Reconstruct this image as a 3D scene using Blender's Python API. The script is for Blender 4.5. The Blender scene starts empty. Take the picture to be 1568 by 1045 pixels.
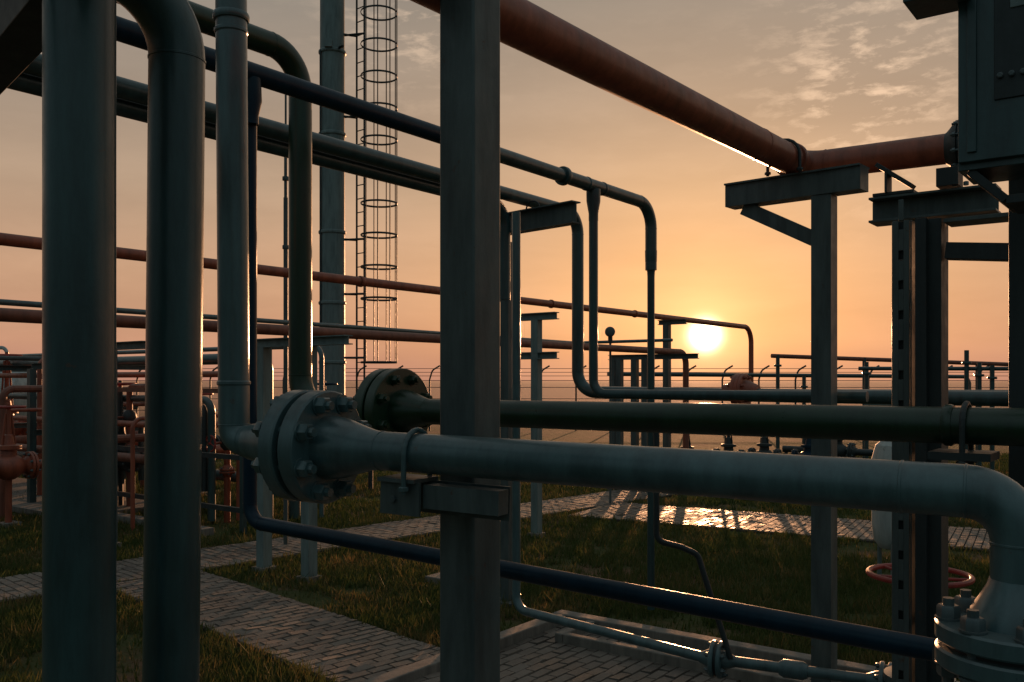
import bpy, math, random
from mathutils import Vector, Matrix, noise
random.seed(7)
R=math.radians
scene=bpy.context.scene
V=Vector

# ------------------------------------------------------------------ materials
def paint(name,col,rough=0.42,dirt=0.35,metal=0.0,bump=0.15,rust=0.0,spec=0.5,coat=0.0,dust=.5):
    m=bpy.data.materials.new(name); m.use_nodes=True
    nt=m.node_tree; N=nt.nodes; L=nt.links
    bs=N['Principled BSDF']
    tc=N.new('ShaderNodeTexCoord')
    n1=N.new('ShaderNodeTexNoise'); n1.inputs['Scale'].default_value=3.5; n1.inputs['Detail'].default_value=9; n1.inputs['Roughness'].default_value=.7
    mp=N.new('ShaderNodeMapping'); mp.inputs['Scale'].default_value=(3.0,3.0,0.5)
    L.new(tc.outputs['Object'],mp.inputs['Vector']); L.new(mp.outputs[0],n1.inputs['Vector'])
    cr=N.new('ShaderNodeValToRGB')
    c=col
    cr.color_ramp.elements[0].position=.36; cr.color_ramp.elements[0].color=(c[0]*(1-dirt),c[1]*(1-dirt),c[2]*(1-dirt),1)
    cr.color_ramp.elements[1].position=.64; cr.color_ramp.elements[1].color=(min(1,c[0]*1.2),min(1,c[1]*1.15),min(1,c[2]*1.12),1)
    L.new(n1.outputs['Fac'],cr.inputs['Fac'])
    out=cr.outputs['Color']
    n3=N.new('ShaderNodeTexNoise'); n3.inputs['Scale'].default_value=11; n3.inputs['Detail'].default_value=10; n3.inputs['Roughness'].default_value=.72
    L.new(tc.outputs['Object'],n3.inputs['Vector'])
    if rust>0:
        r3=N.new('ShaderNodeMapRange'); r3.inputs[1].default_value=.70-.15*rust; r3.inputs[2].default_value=.76-.1*rust
        L.new(n3.outputs['Fac'],r3.inputs[0])
        mx=N.new('ShaderNodeMixRGB'); mx.inputs[2].default_value=(.09,.04,.02,1)
        L.new(r3.outputs[0],mx.inputs[0]); L.new(out,mx.inputs[1]); out=mx.outputs[0]
    g=N.new('ShaderNodeNewGeometry'); sp=N.new('ShaderNodeSeparateXYZ'); L.new(g.outputs['Normal'],sp.inputs[0])
    du=N.new('ShaderNodeMapRange'); du.inputs[1].default_value=.5; du.inputs[2].default_value=1.0; du.inputs[4].default_value=dust; L.new(sp.outputs['Z'],du.inputs[0])
    dm=N.new('ShaderNodeMath'); dm.operation='MULTIPLY'; L.new(du.outputs[0],dm.inputs[0]); L.new(n3.outputs['Fac'],dm.inputs[1])
    md=N.new('ShaderNodeMixRGB'); md.inputs[2].default_value=(.22,.20,.17,1); L.new(dm.outputs[0],md.inputs[0]); L.new(out,md.inputs[1]); out=md.outputs[0]
    L.new(out,bs.inputs['Base Color'])
    n2=N.new('ShaderNodeTexNoise'); n2.inputs['Scale'].default_value=60; n2.inputs['Detail'].default_value=5
    L.new(tc.outputs['Object'],n2.inputs['Vector'])
    bp=N.new('ShaderNodeBump'); bp.inputs['Strength'].default_value=bump; bp.inputs['Distance'].default_value=.004
    L.new(n2.outputs['Fac'],bp.inputs['Height']); L.new(bp.outputs[0],bs.inputs['Normal'])
    mr=N.new('ShaderNodeMapRange'); mr.inputs[1].default_value=.3; mr.inputs[2].default_value=.7; mr.inputs[3].default_value=rough-.08; mr.inputs[4].default_value=rough+.16
    L.new(n3.outputs['Fac'],mr.inputs[0]); L.new(mr.outputs[0],bs.inputs['Roughness'])
    bs.inputs['Metallic'].default_value=metal
    bs.inputs['Specular IOR Level'].default_value=spec
    bs.inputs['Coat Weight'].default_value=coat; bs.inputs['Coat Roughness'].default_value=.22
    return m
TEAL=paint('teal_grey_paint',(.062,.125,.14),.34,.4,rust=.3,coat=.5)
TEALD=paint('dark_teal_paint',(.025,.070,.078),.36,.45,rust=.3,coat=.45)
GREY=paint('grey_steel_paint',(.078,.108,.112),.46,.4,rust=.4,coat=.1)
LIGHT=paint('pale_grey_paint',(.16,.22,.225),.5,.3,rust=.3)
RED=paint('orange_red_paint',(.34,.085,.045),.44,.35,rust=.3,coat=.15)
BROWN=paint('brown_red_paint',(.24,.08,.05),.5,.3)
GREEN=paint('green_paint',(.008,.036,.017),.32,.35,rust=.2,coat=.2,dust=.2)
BLUE=paint('navy_paint',(.004,.026,.050),.32,.3,rust=.1,dust=.12,spec=.25)
DARK=paint('dark_steel',(.024,.036,.04),.5,.35,rust=.5)
BOLT=paint('bolt_steel',(.07,.105,.115),.38,.35,rust=.7,coat=.4)
WHEEL=paint('red_wheel_paint',(.36,.04,.03),.4,.3)
TANK=paint('tank_white_paint',(.40,.45,.45),.5,.25,rust=.4)
CONC=paint('concrete',(.20,.185,.165),.8,.4,bump=.5)
BLACK=paint('rubber_black',(.015,.018,.02),.5,.2)

# ------------------------------------------------------------------ mesh builder
def perp(a):
    a=a.normalized()
    t=V((0,0,1)) if abs(a.z)<.9 else V((1,0,0))
    x=a.cross(t).normalized(); y=a.cross(x).normalized()
    return x,y
class B:
    def __init__(s,name): s.name=name; s.v=[]; s.f=[]; s.m=[]; s.mats=[]
    def mi(s,m):
        if m not in s.mats: s.mats.append(m)
        return s.mats.index(m)
    def lathe(s,p,ax,prof,mat,seg=28,cap=True,closed=False):
        p=V(p); ax=V(ax).normalized(); x,y=perp(ax); k=s.mi(mat); b=len(s.v); n=len(prof)
        for (t,r) in prof:
            for i in range(seg):
                a=2*math.pi*i/seg
                s.v.append(p+ax*t+(x*math.cos(a)+y*math.sin(a))*r)
        for j in range(n if closed else n-1):
            j2=(j+1)%n
            for i in range(seg):
                i2=(i+1)%seg
                s.f.append((b+j*seg+i,b+j*seg+i2,b+j2*seg+i2,b+j2*seg+i)); s.m.append(k)
        if cap and not closed:
            s.f.append(tuple(b+i for i in reversed(range(seg)))); s.m.append(k)
            s.f.append(tuple(b+(n-1)*seg+i for i in range(seg))); s.m.append(k)
    def rod(s,p0,p1,r,mat,seg=8):
        p0=V(p0);p1=V(p1); s.lathe(p0,p1-p0,[(0,r),((p1-p0).length,r)],mat,seg)
    def tube(s,pts,r,mat,bend=.2,seg=28,weld=True):
        pts=[V(p) for p in pts]; path=[pts[0]]; welds=[]
        for i in range(1,len(pts)-1):
            p=pts[i]; d1=(p-pts[i-1]); d2=(pts[i+1]-p); l1=d1.length; l2=d2.length; d1.normalize(); d2.normalize()
            th=d1.angle(d2)
            if th<.03: path.append(p); continue
            t=min(bend*math.tan(th/2),l1*.48,l2*.48); be=t/math.tan(th/2)
            c=p+(d2-d1).normalized()*(be/math.cos(th/2)); ax=d1.cross(d2).normalized(); st=p-d1*t
            n=max(4,int(th/R(7)))
            for q in range(n+1):
                path.append(c+Matrix.Rotation(th*q/n,3,ax)@(st-c))
            welds+=[(st,d1),(p+d2*t,d2)]
        path.append(pts[-1])
        q=[path[0]]
        for a in path[1:]:
            if (a-q[-1]).length>1e-5: q.append(a)
        path=q; k=s.mi(mat); b=len(s.v); n=len(path)
        T=[]
        for i in range(n):
            a=path[min(i+1,n-1)]-path[max(i-1,0)]; T.append(a.normalized())
        x,_=perp(T[0])
        for i in range(n):
            x=(x-T[i]*x.dot(T[i])).normalized(); y=T[i].cross(x)
            for j in range(seg):
                a=2*math.pi*j/seg; s.v.append(path[i]+(x*math.cos(a)+y*math.sin(a))*r)
        for i in range(n-1):
            for j in range(seg):
                j2=(j+1)%seg
                s.f.append((b+i*seg+j,b+i*seg+j2,b+(i+1)*seg+j2,b+(i+1)*seg+j)); s.m.append(k)
        s.f.append(tuple(b+i for i in reversed(range(seg)))); s.m.append(k)
        s.f.append(tuple(b+(n-1)*seg+i for i in range(seg))); s.m.append(k)
        if weld:
            for (w,d) in welds: s.ring(w,d,r*1.03,r*.14,mat)
    def ring(s,p,d,r,w,mat,seg=28):
        d=V(d).normalized(); s.lathe(V(p)-d*w/2,d,[(0,r*.95),(w*.25,r),(w*.75,r),(w,r*.95)],mat,seg)
    def box(s,c,xd,size,mat,zd=(0,0,1)):
        c=V(c); x=V(xd).normalized(); z=V(zd); z=(z-x*z.dot(x)).normalized(); y=z.cross(x)
        hx,hy,hz=[a/2 for a in size]; b=len(s.v); k=s.mi(mat)
        for sz in(-1,1):
            for sx,sy in((-1,-1),(1,-1),(1,1),(-1,1)): s.v.append(c+x*hx*sx+y*hy*sy+z*hz*sz)
        for f in((3,2,1,0),(4,5,6,7),(0,1,5,4),(1,2,6,5),(2,3,7,6),(3,0,4,7)):
            s.f.append(tuple(b+i for i in f)); s.m.append(k)
    def beam(s,p0,p1,w,h,mat,zd=(0,0,1)):
        p0=V(p0);p1=V(p1); s.box((p0+p1)/2,p1-p0,((p1-p0).length,w,h),mat,zd)
    def channel(s,p0,p1,w,h,mat,t=.012):
        p0=V(p0);p1=V(p1); up=V((0,0,1))
        s.beam(p0+up*(h/2-t/2),p1+up*(h/2-t/2),w,t,mat); s.beam(p0-up*(h/2-t/2),p1-up*(h/2-t/2),w,t,mat)
        s.beam(p0,p1,t,h-2*t-.001,mat)
    def hexb(s,p,ax,r,h,mat): 
        s.lathe(p,ax,[(0,r),(h*.8,r),(h,r*.85)],mat,6)
    def flange(s,p,ax,Rr,th,pr,mat,nb=8,gap=.012,hub=.12,hubside=(1,1),br=.02,bmat=None):
        p=V(p); ax=V(ax).normalized(); x,y=perp(ax); bmat=bmat or BOLT
        for sg in(-1,1):
            a=ax*sg; q=p+a*gap/2; c=.006
            pf=[(0,Rr-c),(c,Rr),(th-c,Rr),(th,Rr-c)]
            hs=hubside[0 if sg<0 else 1]
            if hs: pf+=[(th+.001,pr*1.72),(th+hub*.3,pr*1.6),(th+hub*.6,pr*1.3),(th+hub*.85,pr*1.08),(th+hub,pr*1.0)]
            s.lathe(q,a,pf,mat,44)
        s.lathe(p-ax*gap*.6,ax,[(0,Rr*.86),(gap*1.2,Rr*.86)],BLACK,36)
        for i in range(nb):
            an=2*math.pi*(i+.5)/nb; d=(x*math.cos(an)+y*math.sin(an))*(Rr-(Rr-pr*1.75)*.45)
            e=th+gap/2
            s.rod(p+d-ax*(e+br*1.9),p+d+ax*(e+br*1.9),br*.5,bmat)
            for sg in(-1,1):
                s.lathe(p+d+ax*sg*(e+.001),ax*sg,[(0,br*1.15),(br*.18,br*1.15)],bmat,16)
                s.hexb(p+d+ax*sg*(e+br*.18),ax*sg,br,br*1.1,bmat)
    def wheel(s,p,ax,Rr,rr,mat,sp=4):
        p=V(p); ax=V(ax).normalized(); x,y=perp(ax)
        s.lathe(p,ax,[(rr*math.cos(2*math.pi*i/10),Rr+rr*math.sin(2*math.pi*i/10)) for i in range(10)],mat,36,False,True)
        for i in range(sp):
            a=2*math.pi*i/sp+.4; d=x*math.cos(a)+y*math.sin(a)
            s.rod(p-ax*rr,p+d*Rr,rr*.6,mat)
        s.lathe(p-ax*rr*2.4,ax,[(0,Rr*.14),(rr*3.4,Rr*.14)],mat,12)
    def ubolt(s,p,ax,r,mat,down=.1,rr=.008):
        p=V(p); ax=V(ax).normalized(); side=ax.cross(V((0,0,1))).normalized(); up=V((0,0,1))
        pts=[p-side*(r+rr)-up*down]+[p+(-side*math.cos(a)+up*math.sin(a))*(r+rr) for a in [math.pi*i/10 for i in range(11)]]+[p+side*(r+rr)-up*down]
        s.tube(pts,rr,mat,.001,10,False)
        for sg in(-1,1): s.hexb(p+side*sg*(r+rr)-up*(down-.01),up,rr*2,rr*1.6,mat)
    def finish(s,bev=0):
        me=bpy.data.meshes.new(s.name); me.from_pydata([tuple(a) for a in s.v],[],s.f)
        for m in s.mats: me.materials.append(m)
        me.polygons.foreach_set('material_index',s.m)
        me.polygons.foreach_set('use_smooth',[True]*len(s.f))
        me.validate(); me.update(); me.set_sharp_from_angle(angle=R(32))
        o=bpy.data.objects.new(s.name,me); scene.collection.objects.link(o)
        if bev:
            b=o.modifiers.new('bevel','BEVEL'); b.width=bev; b.segments=2; b.limit_method='ANGLE'; b.angle_limit=R(50); b.harden_normals=True
        return o
U=V((.6,.8,0)); W=V((.8,-.6,0)); UP=V((0,0,1))

# ------------------------------------------------------------------ foreground left
b=B('vertical_pipe'); b.tube([(-1.040,2.2,0),(-1.040,2.2,3.7)],.081,TEALD,seg=48); b.ring((-1.04,2.2,.05),(0,0,1),.12,.06,TEALD); b.finish()
b=B('vertical_pipe'); b.tube([(-.945,2.5,0),(-.914,2.5,3.27),(-1.9,1.55,3.32)],.0735,TEALD,bend=.2,seg=48)
b.ring((-.945,2.5,.05),(0,0,1),.12,.06,TEALD); b.finish()
ax1=V((1.458,-.8,-.034)).normalized()
b=B('flanged_pipeline')
b.tube([(-1.165,3.775,4.6),(-1.147,3.775,1.955),(-1.03,3.712,1.95)],.063,TEAL,bend=.16,seg=40)
b.ring((-1.160,3.775,3.70),(0,0,1),.074,.03,TEAL); b.ring((-1.160,3.775,3.64),(0,0,1),.068,.02,TEAL)
b.ring((-1.149,3.775,2.19),(0,0,1),.068,.02,TEAL)
pe=V((1.10,2.53,1.905))
fc=V((-.775,3.56,1.945)); axp=(pe-fc).normalized()
b.flange(fc,axp,.218,.07,.072,TEAL,nb=8,gap=.028,hub=.24,hubside=(1,1),br=.034,bmat=TEAL)
b.tube([fc-axp*.28,fc-axp*.1],.068,TEAL,weld=False)
b.tube([fc+axp*.15,pe,(1.335,2.40,1.90),(1.335,2.40,1.60)],.072,TEAL,bend=.2,seg=48)
b.ring(fc+axp*.335,axp,.0745,.01,TEAL); b.ring(pe-axp*.02,axp,.0745,.012,TEAL)
b.flange((1.335,2.40,1.50),(0,0,1),.205,.05,.074,TEAL,nb=8,gap=.015,hub=.12,br=.03,bmat=BOLT)
b.tube([(1.335,2.40,1.44),(1.335,2.40,0)],.0735,TEAL,seg=40)
b.finish()
b=B('pipe_bracket')
pc=V((-.345,3.325,1.936))
b.ubolt(pc,ax1,.0745,TEAL,down=.14,rr=.010)
side=V((-ax1.y,ax1.x,0)).normalized()
bp=pc-UP*.095
b.beam(bp-ax1*.12,bp+ax1*.04,.16,.014,GREY)
b.beam(bp-ax1*.12-UP*.065+side*.05,bp+ax1*.36-UP*.065+side*.05,.014,.12,GREY)
b.beam(bp-ax1*.12-UP*.065-side*.055,bp+ax1*.05-UP*.065-side*.055,.012,.12,GREY)
b.beam(bp+ax1*.05-UP*.055-side*.0,bp+ax1*.36-UP*.055-side*.0,.07,.085,GREY)
b.hexb(bp-UP*.07-side*.061-ax1*.06,-side,.013,.012,BOLT)
b.finish(.002)
b=B('steel_support_post'); b.box((-.16,3.5,1.85),W,(.17,.17,3.70),GREY); b.box((-.16,3.5,.02),W,(.34,.34,.04),GREY); b.finish(.012)
b=B('overhead_steel_beam'); b.beam((-.82,1.92,3.24),(-2.6,3.98,3.24),.12,.2,DARK); b.finish(.004)

b=B('navy_pipeline')
b.tube([(-1.385,4.83,3.75),(-1.385,4.83,1.455),(1.34,2.9,1.345)],.0365,BLUE,bend=.10,seg=32)
b.finish()
hx=V((.591,.806,0))
h0=V((-1.369,4.8,3.815))
b=B('navy_header_pipe')
b.tube([h0-hx*2.4,h0+hx*2.0],.054,BLUE,seg=32)
b.tube([h0+hx*1.98,h0+hx*4.48,h0+hx*4.48-UP*.6],.053,TEALD,bend=.22,seg=32)
b.lathe(h0+hx*4.48-UP*.42,-UP,[(0,.056),(.1,.054),(.2,.036),(.24,.034),(3.3,.034)],TEALD)
b.lathe(h0-UP*.03,-UP,[(0,.05),(.12,.055),(.2,.038),(.24,.038)],BLUE)
t=h0+hx*3.46
b.lathe(t-UP*.03,-UP,[(0,.06),(.1,.058),(.2,.04),(.26,.04)],TEALD)
b.tube([t-UP*.2,V((t.x,t.y,2.09)),V((t.x,t.y,2.09))+W*2.2],.038,TEALD,bend=.12)
b.ring(h0+hx*3.0,hx,.075,.05,TEALD); b.ring(h0+hx*3.35,hx,.058,.03,TEALD); b.ring(h0+hx*3.6,hx,.058,.03,TEALD)
b.finish()
b=B('green_pipeline')
ag=V((1.814,-1.35,0)).normalized()
g0=V((-1.359,5.87,2.02))
b.tube([g0+UP*2.27-U*3.4,g0+UP*2.27,g0,g0+ag*.45],.0735,GREEN,bend=.24,seg=36)
gf=V((-.70,5.385,2.022))
b.tube([g0+ag*.35,gf],.0735,GREEN,weld=False)
b.flange(gf,ag,.25,.07,.0735,GREEN,nb=8,gap=.018,hub=.2,br=.03,bmat=GREEN)
b.tube([gf+ag*.2,(2.7,2.854,2.025)],.0725,GREEN,seg=40)
b.ring((1.765-.05,3.55+.037,2.025),ag,.082,.035,GREEN)
b.finish()
b=B('pipe_bracket'); pg=V((1.765,3.55,2.025)); b.ubolt(pg,ag,.075,DARK,down=.16,rr=.011)
b.beam(pg-UP*.115-ag*.12,pg-UP*.115+ag*.1,.2,.03,DARK); b.beam(pg-UP*.13+ag*.06,pg-UP*2.02+ag*.06,.06,.06,DARK); b.finish(.003)

# ------------------------------------------------------------------ upper teal pipes
b=B('overhead_pipe'); p=V((-1.946,6,3.95))
b.tube([p-hx*3.6,p+hx*4.46,p+hx*4.46-UP*1.87,V((2.67,8.2,2.06)),V((4.6,6.85,2.05))],.062,TEALD,bend=.22)
b.finish()
b=B('overhead_pipe'); p2=V((-1.978,6.1,3.87))-W*.02
b.tube([p2-hx*3.6-UP*.0,p2+hx*3.25,p2+hx*3.25-UP*.9],.058,TEALD,bend=.2)
b.finish()
b=B('pipe_support_frame')
b.box((-.045,9.0,1.78),W,(.10,.10,3.56),GREY)
b.channel((-.30,9.15,3.72),(.58,8.25,3.72),.12,.2,GREY)
b.ubolt((.20,8.75,3.84),hx,.07,DARK,.1); b.box((-.045,9,.02),W,(.24,.24,.04),GREY)
b.finish(.003)
b=B('drain_pipe')
b.tube([(.035,7.6,3.6),(.035,7.6,.30),(1.32,6.27,.30),(3.3,5.3,.30)],.036,TEAL,bend=.12)
d=(V((3.3,5.3,.3))-V((1.32,6.27,.3))).normalized()
b.flange(V((1.40,6.23,.30)),d,.125,.03,.038,TEAL,nb=6,gap=.02,hub=.08,br=.017)
b.flange(V((2.36,5.76,.30)),d,.125,.03,.038,TEAL,nb=6,gap=.02,hub=.08,br=.017)
b.lathe(V((1.85,6.01,.30))-d*.09,d,[(0,.045),(.03,.06),(.15,.06),(.18,.045)],TEAL)
b.finish()
b=B('impulse_tube'); b.tube([(.98,6.2,2.05),(.98,6.2,1.115),(1.15,6.2,1.07),(1.26,6.2,1.02),(1.47,6.15,.33)],.020,DARK,bend=.07,seg=14); b.finish()

# ------------------------------------------------------------------ big red pipe
rd=V((1.98,2.52,0)).normalized()
r1=V((1.947,6.4,3.745))
rv=V((.83,-.545,0)).normalized()
b=B('large_red_pipe')
b.tube([r1-rd*5.2,r1+rd*.27,r1+rd*.27+rv*3.4],.101,RED,bend=.17,seg=44)
b.ring(r1+rd*.02,rd,.122,.05,RED); b.ring(r1-rd*.55,rd,.104,.015,RED)
b.flange(r1+rd*.27+rv*1.05,rv,.16,.03,.1,DARK,nb=10,gap=.015,hub=.08,br=.016)
b.finish()
b=B('tee_pipe_support')
cx,cy=2.134,6.25
b.box((cx,cy,1.73),W,(.135,.135,3.46),GREY)
q0=V((1.60,6.71,3.54)); q1=V((2.34,6.07,3.54))
b.beam(q0,q1,.15,.155,GREY); b.beam(q0+V((0,0,.083)),q1+V((0,0,.083)),.19,.012,GREY)
b.beam(q0+(q1-q0)*.12-UP*.09,V((cx,cy,3.17))-W*.06,.06,.10,GREY)
b.box((cx,cy,.02),W,(.26,.26,.04),GREY)
b.ubolt(r1-rd*.12,rd,.103,DARK,.12,.011)
b.finish(.004)

# ------------------------------------------------------------------ right slotted column
b=B('slotted_steel_column')
c=V((2.06,4.6,0)); zt=3.0
b.box(c+V((0,0,zt/2))+W*.055+U*.02,W,(.10,.16,zt),DARK)
e0=c-W*.075-U*.09
for off,wd in((-.026,.028),(.026,.028)):
    b.box(e0+W*off+V((0,0,zt/2)),W,(wd,.008,zt),GREY)
z=.0
while z<zt:
    b.box(e0+V((0,0,z+.0525)),W,(.025,.008,.105),GREY); z+=.15
b.box(e0+U*.03+V((0,0,zt/2)),W,(.07,.01,zt),DARK)  # dark sheet added behind the slots, stands in for shade inside the column
b.box(e0+W*.045+U*.045+V((0,0,zt/2)),U,(.08,.008,zt),GREY)
b.box(e0-W*.042+U*.045+V((0,0,zt/2)),U,(.08,.008,zt),GREY)
b.box(c+W*.02-U*.085+V((0,0,zt/2)),W,(.05,.05,zt),DARK)
b.channel(c-W*.25+UP*3.08+U*.05,c+W*.34+UP*3.08+U*.05,.16,.13,GREY)
b.box(c-W*.13+UP*3.155+U*.02,W,(.2,.10,.016),DARK)
b.box(c-W*.16+UP*3.22,W,(.012,.10,.12),DARK)
b.beam(c-W*.21+UP*3.31,c-W*.04+UP*3.18,.09,.022,DARK)
b.box(c+W*.13+UP*3.20,W,(.10,.12,.09),DARK)
b.beam(c+W*.12+UP*2.84,c+W*.5+UP*2.80,.1,.08,DARK); b.beam(c+W*.12+UP*2.98,c+W*.42+UP*2.98,.18,.02,GREY)
for i in range(3): b.hexb(c+W*(.16+.05*i)+UP*3.15-U*.03,UP,.013,.02,BOLT)
b.box(c+UP*.02,W,(.4,.4,.04),DARK)
b.finish(.002)
b=B('steel_box_column')
o=V((1.81,3.27,0))
b.box(o+UP*3.68,W,(.33,.33,1.42),TEALD)
b.box(o+UP*2.96,W,(.34,.28,.03),TEALD)
b.beam(o-W*.135+UP*2.945,o-W*.02+UP*2.83,.26,.03,DARK)
b.beam(o-W*.02+UP*2.83,o+W*.20+UP*2.83,.26,.03,DARK)
b.box(o-U*.169+W*.04+UP*3.62,W,(.18,.008,.9),DARK)
b.box(o-U*.174+W*.05+UP*3.5,W,(.10,.008,.05),LIGHT)
b.box(o-U*.171-W*.12+UP*3.6,W,(.03,.012,1.2),TEALD)
b.box(V((1.52,3.25,3.56)),W,(.20,.2,.05),TEALD)
for i in range(5): b.hexb(o-U*.174+W*(-.03+.035*i)+UP*3.25,-U,.011,.012,BOLT)
b.finish(.004)
b=B('steel_column'); b.box((2.12,3.75,1.55),W,(.13,.13,3.1),DARK); b.box((2.12,3.75,3.12),W,(.3,.3,.04),DARK); b.finish(.004)

# ------------------------------------------------------------------ valves
def valve(name,x,y,z,k=1.0,ax=W,mat=TEALD,wm=WHEEL,wr=.16,leg=True,stem=.45):
    b=B(name); c=V((x,y,z)); ax=V(ax).normalized()
    b.lathe(c-ax*.16*k,ax,[(0,.07*k),(.05*k,.11*k),(.11*k,.14*k),(.16*k,.15*k),(.21*k,.14*k),(.27*k,.11*k),(.32*k,.07*k)],mat,24)
    for sg in(-1,1): b.flange(c+ax*sg*.23*k,ax,.15*k,.028*k,.06*k,mat,nb=8,gap=.01,hub=.04*k,br=.014*k)
    b.lathe(c+UP*.08*k,UP,[(0,.09*k),(.1*k,.08*k),(.11*k,.13*k),(.15*k,.13*k),(.16*k,.06*k),(.26*k,.045*k),(.27*k,.03*k),(stem*k,.02*k)],mat,20)
    for i in(-1,1): b.rod(c+UP*.22*k+ax*i*.07*k,c+UP*(stem-.03)*k+ax*i*.03*k,.012*k,mat)
    b.wheel(c+UP*(stem+.04)*k,UP,wr*k,.014*k,wm)
    b.tube([c-ax*.9*k,c-ax*.26*k],.055*k,mat); b.tube([c+ax*.26*k,c+ax*.9*k],.055*k,mat)
    if leg:
        b.rod((x,y,0),(x,y,z-.1*k),.035*k,mat,10); b.box((x,y,.03),ax,(.2*k,.2*k,.06),CONC)
        for sg in(-1,1):
            e=c+ax*sg*.85*k; b.rod((e.x,e.y,0),e,.03*k,mat,10)
    return b.finish()
b=B('gate_valve'); c=V((2.45,5.5,0))
b.wheel(c+UP*1.03,UP,.285,.017,WHEEL,5)
b.lathe(c+UP*.25,UP,[(0,.15),(.12,.14),(.13,.2),(.18,.2),(.19,.09),(.4,.06),(.42,.03),(.82,.022)],TEALD,24)
for i in(-1,1): b.rod(c+UP*.5+W*i*.12,c+UP*.95+W*i*.05,.018,TEALD)
b.lathe(c+UP*.22-W*.25,W,[(0,.08),(.1,.16),(.25,.19),(.4,.16),(.5,.08)],TEALD)
b.finish()
b=B('flanged_fitting'); q=V((2.15,8.58,2.10))
b.flange(q,W,.165,.04,.06,RED,nb=8,gap=.02,hub=.12,br=.018,bmat=RED); b.lathe(q-W*.03,W,[(0,.10),(.02,.17),(.05,.17),(.07,.1)],RED); b.finish()
rv_=random.Random(3)
for (x,y,z,k) in [(3.7,19.3,.55,1.1),(4.5,19.0,.6,1.2),(5.3,19.2,.6,1.2),(6.1,18.8,.6,1.2),(6.9,19.4,.7,1.3)]:
    valve('gate_valve',x,y,z,k,W,[DARK,BLUE,DARK][rv_.randrange(3)],WHEEL if rv_.random()<.6 else BLUE,stem=.5+.2*rv_.random())
for (x,y,z,k) in [(-6.6,15.4,.9,1.5),(-7.6,13.8,.9,1.4),(-6.0,17.5,.9,1.6),(-8.4,17.5,1.1,1.7),(-4.6,16.6,1.0,1.5),(-9.4,15.2,1.0,1.5),(-3.9,19,1.0,1.6),(-10.5,19,1.2,1.7),(-7.0,18.6,.9,1.6)]:
    valve('gate_valve',x,y,z,k,W if rv_.random()<.6 else U,[TEALD,DARK,BROWN,RED][rv_.randrange(4)],[WHEEL,BLUE,WHEEL][rv_.randrange(3)],stem=.6+.3*rv_.random())
b=B('pale_vessel'); b.lathe((4.15,9.9,.35),UP,[(0,.02),(.04,.16),(.12,.22),(.3,.24),(1.0,.24),(1.15,.2),(1.24,.1),(1.27,.04)],TANK,32)
for i in range(3):
    a=i*2.1; b.rod((4.15+.2*math.cos(a),9.9+.2*math.sin(a),0),(4.15+.2*math.cos(a),9.9+.2*math.sin(a),.6),.025,LIGHT)
b.tube([(4.15,9.9,1.6),(4.15,9.9,1.95),(3.8,9.8,1.95)],.04,LIGHT,bend=.08); b.finish()

# ------------------------------------------------------------------ mid distance lines
b=B('orange_pipeline'); a0=V((-4.72,9,3.556)); a1=V((6.12,23.4,3.556)); da=(a1-a0).normalized()
b.tube([a0-da*6,a1,a1-UP*1.6],.062,RED,bend=.4,seg=16)
for tt in(4.4,9,12): b.ring(a0+da*tt,da,.078,.05,RED,16)
b.finish()
b=B('brown_pipeline'); c0=V((-4.19,8,2.76)); c1=V((3.46,18.2,2.76)); dc=(c1-c0).normalized()
b.tube([c0-dc*6,c1,c1-UP*2.7],.06,BROWN,bend=.25,seg=16); b.finish()
b=B('teal_line_pipe'); e0=V((-4.4,8.4,2.9)); e1=V((1.17,17.0,2.9)); de=(e1-e0).normalized()
b.tube([e0-de*6,e1,e1+W*2],.028,TEAL,bend=.15,seg=12); b.finish()
def rack(x0,y0,x1,y1,zs,cols,w=.11,name='pipe_rack_support',mat=GREY,cap=.1):
    b=B(name)
    for z in zs: b.channel((x0,y0,z),(x1,y1,z),.12,cap,mat)
    for t in cols:
        x=x0+(x1-x0)*t; y=y0+(y1-y0)*t
        b.box((x,y,max(zs)/2-cap/4),W,(w,w,max(zs)-cap/2),mat); b.box((x,y,.03),W,(w*1.6,w*1.6,.06),CONC)
    return b.finish()
rack(-2.98,10.63,-1.72,9.62,[2.63],[.10,.60],.125,mat=LIGHT)
rack(.12,13.05,.62,12.65,[3.1,2.55],[.45],.115,mat=LIGHT)
rack(1.95,18.3,3.5,17.2,[2.66],[.05,.12,.3,.42],.12)
rack(3.1,19.3,3.6,18.9,[3.42],[.3],.13)
rack(-5.6,12.3,-4.6,11.5,[2.65],[.3],.13)
b=B('pipe_manifold')
for i,(zz,m,r) in enumerate([(1.0,BROWN,.07),(1.5,RED,.05),(1.9,TEALD,.06),(2.3,RED,.05),(2.55,TEALD,.09),(.6,TEALD,.09),(2.75,TEAL,.04)]):
    p=V((-15,21+i*.4,zz)); b.tube([p-W*3,p+W*(12+i*.5),p+W*(12+i*.5)-UP*(zz-.05)],r,m,bend=.2,seg=12)
for i in range(20):
    p=V((-15,21.3,0))+W*i*.65+U*rv_.uniform(-1.5,1.2); hgt=rv_.uniform(1.0,2.7)
    b.tube([p,p+UP*hgt,p+UP*hgt+U*rv_.uniform(.5,1.8)],rv_.uniform(.03,.07),[TEALD,RED,BROWN,GREY][rv_.randrange(4)],bend=.15,seg=10)
b.finish()
b=B('metering_skid')
s0=V((-7.6,16.2,0))
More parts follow.
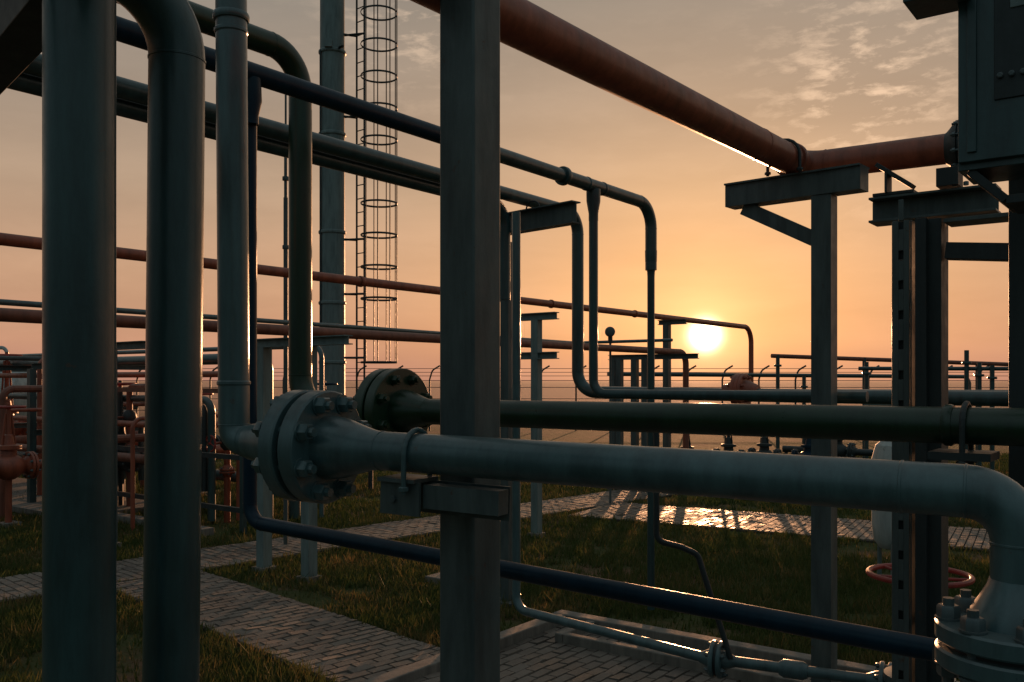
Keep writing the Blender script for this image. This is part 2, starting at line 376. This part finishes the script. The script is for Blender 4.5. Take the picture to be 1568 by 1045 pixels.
for k in range(6):
    p=s0+W*k*.75+U*(.3*(k%2)); hgt=[1.9,1.5,2.1,1.3,1.8,1.6][k]; m=[RED,TEALD,BROWN,RED,DARK,RED][k]
    b.tube([p,p+UP*hgt,p+UP*hgt+W*.6,p+UP*.5+W*.6],.05,m,bend=.12,seg=14)
    b.flange(p+UP*hgt*.5,UP,.12,.03,.05,m,nb=6,gap=.012,hub=.06,br=.014)
    b.lathe(p+UP*hgt*.7,UP,[(0,.05),(.05,.10),(.12,.12),(.19,.10),(.24,.05)],DARK,16)
    b.rod(p+UP*(hgt*.7+.12),p+UP*(hgt*.7+.12)-U*.3,.02,m); b.wheel(p+UP*(hgt*.7+.12)-U*.3,U,.12,.012,WHEEL)
for zz in(.35,1.1,2.05): b.beam(s0-W*.3-U*.3+UP*zz,s0+W*5-U*.3+UP*zz,.06,.07,BROWN if zz>1.5 else DARK)
for k in range(4): b.box(s0-W*.3-U*.3+W*k*1.75+UP*1.03,W,(.07,.07,2.06),TEALD)
b.finish()
for k in range(4):
    p=V((-15,20.8,0))+W*(k*2.8); rack(p.x,p.y,p.x+1.6,p.y+2.1,[2.45,1.3],[.0,1.0],.11,name='pipe_rack_support',mat=TEALD)
b=B('storage_tank'); b.lathe((-17.5,26,1.75),(1,-.25,0),[(0,.1),(.08,.45),(.25,.7),(.5,.8),(4.2,.8),(4.5,.7),(4.65,.45),(4.7,.1)],TANK,36)
for i in(.9,3.7):
    q=V((-17.5,26,0))+V((1,-.25,0)).normalized()*i; b.box(q+UP*.55,(1,-.25,0),(.3,1.2,1.1),CONC)
b.tube([(-15.3,25.4,2.4),(-15.3,25.4,3.1),(-13.8,25.0,3.1),(-13.8,25.0,0)],.05,TANK,bend=.2); b.finish()
b=B('equipment_cabinet'); b.box((-9.1,20.2,1.0),W,(1.3,.8,1.5),TANK); b.box((-9.1,20.2,1.77),W,(1.4,.9,.05),LIGHT); b.box(V((-9.1,20.2,1.0))-U*.405,W,(.6,.012,1.3),LIGHT)
for i in(-1,1): b.box(V((-9.1,20.2,.13))+W*i*.5,W,(.1,.7,.26),DARK)
b.finish(.01)
b=B('concrete_slab'); b.box((-9.6,17.6,.05),W,(8.5,2.2,.10),CONC); b.box((-6.5,14.6,.05),W,(5.5,.2,.11),CONC); b.finish(.01)
b=B('red_elbow_pipe'); b.tube([(-2.4,4.05,4.4),(-2.39,4.05,3.60),(-3.2,4.4,3.42)],.11,RED,bend=.2,seg=36) ; b.finish()

# ------------------------------------------------------------------ tower with caged ladder
b=B('vent_stack'); tx,ty=-3.95,20.1
b.lathe((tx,ty,0),UP,[(0,.36),(.06,.36),(.07,.28),(15.5,.26)],LIGHT,36)
for zz in (2.6,3.9,5.45,7.6,9.4,11.5,13.5): b.ring((tx,ty,zz),UP,.30,.08,LIGHT,32)
for k in range(4): b.rod((tx+.2,ty-.26,9.42),(tx+.3,ty-.36,9.42),.03,DARK)
b.box((tx-.02,ty-.3,9.5),(1,0,0),(.16,.12,.16),LIGHT)
b.tube([(tx-.22,ty-.2,9.4),(tx-.22,ty-.2,3.0)],.02,DARK)
lr=V((.75,-.66,0)).normalized()
c=V((tx,ty,0))+V((.72,.0,0))
for sg in(-1,1): b.rod(c+lr*sg*.13-V((.1,0,0))+UP*1.0,c+lr*sg*.13-V((.1,0,0))+UP*15,.022,DARK)
z=1.1
while z<15: b.rod(c-lr*.13-V((.1,0,0))+UP*z,c+lr*.13-V((.1,0,0))+UP*z,.012,DARK,6); z+=.3
cc=c+V((.30,.05,0)); z=2.6; RC=.40
while z<15.3:
    b.lathe(cc+UP*z,UP,[(.022*math.cos(a),RC+.010*math.sin(a)) for a in [0,1.57,3.14,4.71]],DARK,28,False,True); z+=.7
for a in (-2.2,-1.5,-.8,-.1,.6,1.3,2.0):
    q=cc+V((math.cos(a)*RC,math.sin(a)*RC,0)); b.rod(q+UP*2.6,q+UP*15.2,.013,DARK,6)
for zz in (2.7,4.1,5.3,8.0,9.8,12,14): 
    for sg in(-1,1): b.rod((tx+.2,ty+.05*sg,zz),c+lr*sg*.13-V((.1,0,0))+UP*zz,.025,DARK)
b.finish()
b=B('lightning_rod'); b.rod((-2.97,12,0),(-2.97,12,4.6),.03,GREY,12); b.rod((-2.97,12,4.6),(-2.97,12,5.2),.022,GREY,10); b.rod((-2.97,12,5.2),(-2.97,12,6.1),.014,GREY,8)
for z in(3.95,4.85): b.ring((-2.97,12,z),UP,.045,.05,GREY,12)
b.finish()
b=B('warning_lamp'); b.rod((1.72,16,0),(1.72,16,2.9),.02,GREY); b.lathe((1.72,16.05,3.05),(-.1,-1,0),[(0,.02),(.03,.06),(.06,.09),(.12,.09),(.14,.07),(.15,.02)],GREY,20); b.rod((1.72,16,2.85),(1.72,16,3.0),.04,DARK); b.finish()

# ------------------------------------------------------------------ right far pipes
b=B('pipe_manifold')
for (p0,p1,r,m) in [((6.1,21.5,2.78),(13.5,22.5,2.55),.05,BROWN),((7.2,19,2.45),(11,17.2,2.42),.04,TEALD),((2.2,21,2.35),(12,24,2.3),.05,TEALD),((5.0,15,2.0),(9.5,12.4,2.0),.06,TEALD)]:
    b.tube([p0,p1,V(p1)-UP*1.5],r,m,bend=.2,seg=12)
for x,y,h in [(6.25,21.5,2.8),(6.9,21.6,2.3),(8.4,21.8,2.75),(9.2,21,2.3),(8.6,18.3,2.5),(9.0,18.1,2.8),(9.2,18.0,2.55),(9.4,17.9,2.5),(11.3,22.2,2.6),(7.6,19.6,2.6)]:
    b.rod((x,y,0),(x,y,h),.045,TEALD,10)
    b.ring((x,y,h-.25),UP,.09,.05,TEALD,12)
b.beam((10.3,18.5,2.38),(11.6,18.2,2.38),.3,.06,TEALD); b.rod((10.4,18.5,2.38),(10.4,18.5,2.62),.04,TEALD); b.rod((11.2,18.3,0),(11.2,18.3,2.38),.06,TEALD)
b.finish()

# ------------------------------------------------------------------ fence
b=B('perimeter_fence'); FY=40.0
x=-34.0
while x<48:
    b.tube([(x,FY,0),(x,FY,2.25),(x+.12,FY-.02,2.65),(x+.45,FY-.04,2.85)],.04,DARK,bend=.3,seg=6,weld=False); x+=1.6
for z in(.4,.9,1.4,1.9,2.2): b.rod((-34,FY,z),(48,FY,z),.014,DARK,5)
for k in range(3): b.rod((-33.8+.1*k,FY,2.4+.16*k),(48,FY,2.4+.16*k),.012,DARK,5)
b.finish()

# ------------------------------------------------------------------ ground
def ground_mat():
    m=bpy.data.materials.new('grass_soil'); m.use_nodes=True; nt=m.node_tree; N=nt.nodes; L=nt.links; bs=N['Principled BSDF']
    tc=N.new('ShaderNodeTexCoord')
    n=N.new('ShaderNodeTexNoise'); n.inputs['Scale'].default_value=.55; n.inputs['Detail'].default_value=10; n.inputs['Roughness'].default_value=.7
    L.new(tc.outputs['Object'],n.inputs['Vector'])
    cr=N.new('ShaderNodeValToRGB'); e=cr.color_ramp.elements
    e[0].position=.38; e[0].color=(.055,.075,.026,1); e[1].position=.62; e[1].color=(.16,.09,.055,1)
    x=e.new(.52); x.color=(.075,.075,.03,1)
    L.new(n.outputs['Fac'],cr.inputs['Fac'])
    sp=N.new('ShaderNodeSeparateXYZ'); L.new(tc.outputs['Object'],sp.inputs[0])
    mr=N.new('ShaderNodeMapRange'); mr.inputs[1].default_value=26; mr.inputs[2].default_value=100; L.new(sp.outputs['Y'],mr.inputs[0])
    mx=N.new('ShaderNodeMixRGB'); mx.inputs[2].default_value=(.70,.39,.26,1); L.new(mr.outputs[0],mx.inputs[0]); L.new(cr.outputs[0],mx.inputs[1])  # far field colour paled and warmed, horizon haze painted into the ground
    L.new(mx.outputs[0],bs.inputs['Base Color']); bs.inputs['Roughness'].default_value=.95; bs.inputs['Specular IOR Level'].default_value=.1
    n2=N.new('ShaderNodeTexNoise'); n2.inputs['Scale'].default_value=14; n2.inputs['Detail'].default_value=8; L.new(tc.outputs['Object'],n2.inputs['Vector'])
    bp=N.new('ShaderNodeBump'); bp.inputs['Strength'].default_value=.9; bp.inputs['Distance'].default_value=.05; L.new(n2.outputs['Fac'],bp.inputs['Height']); L.new(bp.outputs[0],bs.inputs['Normal'])
    return m
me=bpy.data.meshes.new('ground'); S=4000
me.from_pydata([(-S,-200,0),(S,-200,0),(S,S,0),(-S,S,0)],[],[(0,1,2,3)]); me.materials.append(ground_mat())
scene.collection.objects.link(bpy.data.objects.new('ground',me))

def island_mat(name,c1,c2,rough,spec=.5,trans=0,mid=None,wi=.5,ns=.9):
    m=bpy.data.materials.new(name); m.use_nodes=True; nt=m.node_tree; N=nt.nodes; L=nt.links; bs=N['Principled BSDF']
    g=N.new('ShaderNodeNewGeometry'); cr=N.new('ShaderNodeValToRGB'); e=cr.color_ramp.elements
    e[0].color=(*c1,1); e[1].color=(*c2,1)
    if mid: x=e.new(.55); x.color=(*mid,1)
    tc=N.new('ShaderNodeTexCoord'); n=N.new('ShaderNodeTexNoise'); n.inputs['Scale'].default_value=ns; n.inputs['Detail'].default_value=8; n.inputs['Roughness'].default_value=.65
    L.new(tc.outputs['Object'],n.inputs['Vector'])
    mr=N.new('ShaderNodeMapRange'); mr.inputs[1].default_value=.35; mr.inputs[2].default_value=.65; L.new(n.outputs['Fac'],mr.inputs[0])
    md=N.new('ShaderNodeMath'); md.operation='MULTIPLY_ADD'; md.inputs[1].default_value=wi; L.new(g.outputs['Random Per Island'],md.inputs[0])
    m2=N.new('ShaderNodeMath'); m2.operation='MULTIPLY'; m2.inputs[1].default_value=1-wi; L.new(mr.outputs[0],m2.inputs[0]); L.new(m2.outputs[0],md.inputs[2])
    L.new(md.outputs[0],cr.inputs['Fac']); L.new(cr.outputs[0],bs.inputs['Base Color'])
    bs.inputs['Specular IOR Level'].default_value=spec
    r=N.new('ShaderNodeMapRange'); r.inputs[3].default_value=rough-.15; r.inputs[4].default_value=rough+.25; L.new(g.outputs['Random Per Island'],r.inputs[0]); L.new(r.outputs[0],bs.inputs['Roughness'])
    n2=N.new('ShaderNodeTexNoise'); n2.inputs['Scale'].default_value=60; n2.inputs['Detail'].default_value=6; L.new(tc.outputs['Object'],n2.inputs['Vector'])
    bp=N.new('ShaderNodeBump'); bp.inputs['Strength'].default_value=.5; bp.inputs['Distance'].default_value=.008; L.new(n2.outputs['Fac'],bp.inputs['Height']); L.new(bp.outputs[0],bs.inputs['Normal'])
    if trans:
        tr=N.new('ShaderNodeBsdfTranslucent'); L.new(cr.outputs[0],tr.inputs[0]); mx=N.new('ShaderNodeMixShader'); mx.inputs[0].default_value=trans
        L.new(bs.outputs[0],mx.inputs[1]); L.new(tr.outputs[0],mx.inputs[2]); L.new(mx.outputs[0],N['Material Output'].inputs[0])
    return m
PAV=island_mat('paving_brick',(.075,.066,.058),(.25,.205,.17),.52,.38,wi=.5,ns=1.6)
GR=island_mat('grass_blades',(.05,.085,.022),(.28,.18,.08),.75,.1,.32,mid=(.085,.105,.035),wi=.45)
JOINT=paint('joint_sand',(.06,.052,.04),.95,.4)
rects=[]
def pave(name,p0,d,L,Wd,z=.045,bl=.2,bw=.1):
    d=V((d[0],d[1],0)).normalized(); n=V((-d.y,d.x,0)); p0=V((p0[0],p0[1],0)); rects.append((p0,d,n,L,Wd))
    rr=random.Random(int(L*10)); b=B(name)
    zj=z-.018; b.box(p0+d*L/2+UP*(zj/2),d,(L,Wd,zj),JOINT); k=b.mi(PAV)
    nr=int(L/bw)
    for i in range(nr):
        off=-(bl/2) if i%2 else 0
        w=-Wd/2+off
        while w<Wd/2-1e-4:
            a=max(w,-Wd/2); e=min(w+bl,Wd/2)
            if e-a>.03 and rr.random()>.004:
                g=.004; s0=i*bw+g; s1=(i+1)*bw-g; a+=g; e-=g
                ps=p0+d*(s0)+n*(a)
                und=.008*noise.noise(V((ps.x*1.3,ps.y*1.3,3)))
                zc=z+rr.gauss(0,.002)+und; tx=rr.gauss(0,.018); ty=rr.gauss(0,.020); q=len(b.v); c=.005
                for (ss,ww) in((s0,a),(s1,a),(s1,e),(s0,e)): b.v.append(p0+d*ss+n*ww+UP*(z-.030))
                cm=(s0+s1)/2; cw=(a+e)/2
                for (ss,ww) in((s0+c,a+c),(s1-c,a+c),(s1-c,e-c),(s0+c,e-c)): b.v.append(p0+d*ss+n*ww+UP*(zc+(ss-cm)*tx*2+(ww-cw)*ty))
                for f in((4,5,6,7),(0,1,5,4),(1,2,6,5),(2,3,7,6),(3,0,4,7)): b.f.append(tuple(q+t for t in f)); b.m.append(k)
            w+=bl
    o=b.finish(); 
    for pl in o.data.polygons: pl.use_smooth=False
    return o
pave('paved_path',(-8.9,5.7),(.69,.72),18,1.15,.052)
pave('paved_path',(-3.93,10.03),(.7,-.714),4.9,1.08,.048)
pave('paved_path',(1.35,15.45),(.87,-.5),7.5,1.8,.044)
pc=V((.45,8.32,0)); pp=pc-U*3
pave('paved_pad',(pp.x,pp.y),(.8,-.6),7.5,6,.04)
b=B('concrete_kerb')
b.beam(pc+UP*.06-W*.0-U*.07,pc+W*7.5+UP*.06-U*.07,.14,.12,CONC)
b.beam(pc+W*.07-U*.142+UP*.06,pc+W*.07-U*6+UP*.06,.14,.118,CONC)
b.beam(pc+W*.45-U*.62+UP*.05,pc+W*7.5-U*.62+UP*.05,.08,.13,CONC)
b.beam(pc+W*.41-U*.142+UP*.05,pc+W*.41-U*.66+UP*.05,.08,.125,CONC)
b.finish(.012)
b=B('concrete_footing'); b.box((-.75,9.9,.04),W,(.28,.28,.1),CONC); b.finish(.01)

def inside(x,y):
    # ragged edges: turf creeps a little over the paving
    e=.05*noise.noise(V((x*4,y*4,9)))+.03
    for i,(p0,d,n,L,Wd) in enumerate(rects):
        dx=x-p0.x; dy=y-p0.y; s=dx*d.x+dy*d.y; w=dx*n.x+dy*n.y; ee=e if i<3 else -.02
        if ee<s<L-ee and abs(w)<Wd/2-ee: return True
    return False
gv=[];gf=[]; rg=random.Random(11)
for i in range(280000):
    y=5.2+ (rg.random()**1.5)*22; hw=.62*y+.5
    x=rg.uniform(-hw,hw)
    if inside(x,y): continue
    nn=noise.noise(V((x*.8,y*.8,0))); n3=noise.noise(V((x*3,y*3,5)))
    if nn+n3*.5< -.30 and rg.random()<.85: continue
    h=rg.uniform(.03,.075)*(1+1.0*max(0,n3)+.5*nn); wd=rg.uniform(.004,.008)*(1+y*.04)
    if rg.random()<.025: h*=2.2
    a=rg.uniform(0,6.283); ca=math.cos(a);sa=math.sin(a); lx=rg.gauss(0,.5)*h; ly=rg.gauss(0,.5)*h; k=len(gv)
    gv+= [(x-ca*wd,y-sa*wd,0),(x+ca*wd,y+sa*wd,0),(x+lx,y+ly,h+.03)]; gf.append((k,k+1,k+2))
me=bpy.data.meshes.new('grass'); me.from_pydata(gv,[],gf); me.materials.append(GR); scene.collection.objects.link(bpy.data.objects.new('grass',me))

# ------------------------------------------------------------------ world
Sd=V((.2114,1,.050)).normalized()
w=bpy.data.worlds.new('World'); scene.world=w; w.use_nodes=True; nt=w.node_tree; N=nt.nodes; L=nt.links
for n in list(N): N.remove(n)
out=N.new('ShaderNodeOutputWorld')
tc=N.new('ShaderNodeTexCoord')
nz=N.new('ShaderNodeVectorMath'); nz.operation='NORMALIZE'; L.new(tc.outputs['Generated'],nz.inputs[0]); D=nz.outputs[0]
sky=N.new('ShaderNodeTexSky'); sky.sky_type='NISHITA'; sky.sun_disc=False; sky.sun_elevation=R(2.8); sky.sun_rotation=R(11.9); sky.dust_density=3; sky.air_density=1.2
bg1=N.new('ShaderNodeBackground'); bg1.inputs[1].default_value=.012; L.new(sky.outputs[0],bg1.inputs[0])
sp=N.new('ShaderNodeSeparateXYZ'); L.new(D,sp.inputs[0])
def ramp(pts):
    cr=N.new('ShaderNodeValToRGB'); e=cr.color_ramp.elements
    e[0].position=pts[0][0]; e[0].color=(*pts[0][1],1); e[1].position=pts[-1][0]; e[1].color=(*pts[-1][1],1)
    for p,c in pts[1:-1]: x=e.new(p); x.color=(*c,1)
    L.new(sp.outputs['Z'],cr.inputs[0]); return cr.outputs[0]
front=ramp([(0,(.48,.23,.165)),(.04,(.55,.285,.18)),(.11,(.55,.32,.20)),(.20,(.46,.315,.215)),(.30,(.34,.265,.205)),(.39,(.26,.23,.195)),(.6,(.18,.19,.185)),(1,(.16,.19,.20))])
rear=ramp([(0,(.035,.055,.06)),(.25,(.085,.13,.14)),(.6,(.17,.225,.235)),(1,(.19,.235,.245))])
def mth(op,a,bv,c=None):
    m=N.new('ShaderNodeMath'); m.operation=op
    for i,q in enumerate((a,bv,c)):
        if q is None: continue
        if isinstance(q,(int,float)): m.inputs[i].default_value=q
        else: L.new(q,m.inputs[i])
    return m.outputs[0]
def dot(v):
    m=N.new('ShaderNodeVectorMath'); m.operation='DOT_PRODUCT'; L.new(D,m.inputs[0]); m.inputs[1].default_value=tuple(V(v).normalized()); return m.outputs['Value']
ds=mth('MAXIMUM',dot(Sd),0.0)
back=N.new('ShaderNodeMapRange'); back.inputs[1].default_value=-.2; back.inputs[2].default_value=.75; L.new(dot(Sd),back.inputs[0])
mixb=N.new('ShaderNodeMixRGB'); L.new(rear,mixb.inputs[1]); L.new(back.outputs[0],mixb.inputs[0]); L.new(front,mixb.inputs[2])
def addc(base,fac,col):
    m=N.new('ShaderNodeMixRGB'); m.blend_type='ADD'; m.inputs[0].default_value=1; L.new(base,m.inputs[1])
    v=N.new('ShaderNodeVectorMath'); v.operation='SCALE'; v.inputs[0].default_value=col; L.new(fac,v.inputs['Scale']); L.new(v.outputs[0],m.inputs[2]); return m.outputs[0]
c=mixb.outputs[0]
c=addc(c,mth('POWER',ds,16),(.14,.065,.015))
c=addc(c,mth('POWER',ds,110),(.26,.13,.035))
c=addc(c,mth('POWER',ds,1000),(.40,.24,.10))
c=addc(c,mth('POWER',ds,14000),(9,7.5,5))
mp=N.new('ShaderNodeMapping'); mp.inputs['Scale'].default_value=(10,10,28); mp.inputs['Rotation'].default_value=(0,R(10),0); L.new(D,mp.inputs['Vector'])
cn=N.new('ShaderNodeTexNoise'); cn.inputs['Scale'].default_value=2.6; cn.inputs['Detail'].default_value=9; cn.inputs['Roughness'].default_value=.62; cn.inputs['Distortion'].default_value=.2; L.new(mp.outputs[0],cn.inputs['Vector'])
cm=N.new('ShaderNodeMapRange'); cm.inputs[1].default_value=.49; cm.inputs[2].default_value=.66; L.new(cn.outputs['Fac'],cm.inputs[0])
mask=mth('ADD',mth('POWER',mth('MAXIMUM',dot((.385,1,.325)),0),300),mth('MULTIPLY',mth('POWER',mth('MAXIMUM',dot((-.11,1,.41)),0),400),.7))
mask=mth('ADD',mask,.03)
c=addc(c,mth('MULTIPLY',cm.outputs[0],mask),(.42,.29,.19))
mp2=N.new('ShaderNodeMapping'); mp2.inputs['Scale'].default_value=(2,2,12); L.new(D,mp2.inputs['Vector'])
hn=N.new('ShaderNodeTexNoise'); hn.inputs['Scale'].default_value=1.5; hn.inputs['Detail'].default_value=6; L.new(mp2.outputs[0],hn.inputs['Vector'])
hv=N.new('ShaderNodeMapRange'); hv.inputs[1].default_value=.3; hv.inputs[2].default_value=.7; hv.inputs[3].default_value=.9; hv.inputs[4].default_value=1.08; L.new(hn.outputs['Fac'],hv.inputs[0])
vs=N.new('ShaderNodeVectorMath'); vs.operation='SCALE'; L.new(c,vs.inputs[0]); L.new(hv.outputs[0],vs.inputs['Scale'])
bg2=N.new('ShaderNodeBackground'); bg2.inputs[1].default_value=1.0; L.new(vs.outputs[0],bg2.inputs[0])
ad=N.new('ShaderNodeAddShader'); L.new(bg1.outputs[0],ad.inputs[0]); L.new(bg2.outputs[0],ad.inputs[1]); L.new(ad.outputs[0],out.inputs[0])

ld=bpy.data.lights.new('sun','SUN'); ld.energy=5.0; ld.angle=R(.5); ld.color=(1,.47,.22)
lo=bpy.data.objects.new('sun',ld); scene.collection.objects.link(lo); lo.rotation_euler=(-Sd).to_track_quat('-Z','Y').to_euler(); lo.location=(10,50,20)

cd=bpy.data.cameras.new('camera'); co=bpy.data.objects.new('camera',cd); scene.collection.objects.link(co)
co.location=(0,0,2.2); co.rotation_euler=(R(90),0,0); cd.sensor_width=36; cd.lens=1400/1568*36; cd.shift_y=60.5/1568; cd.clip_start=.05; cd.clip_end=9000
scene.camera=co
scene.view_settings.view_transform='Standard'; scene.view_settings.look='None'; scene.view_settings.exposure=0
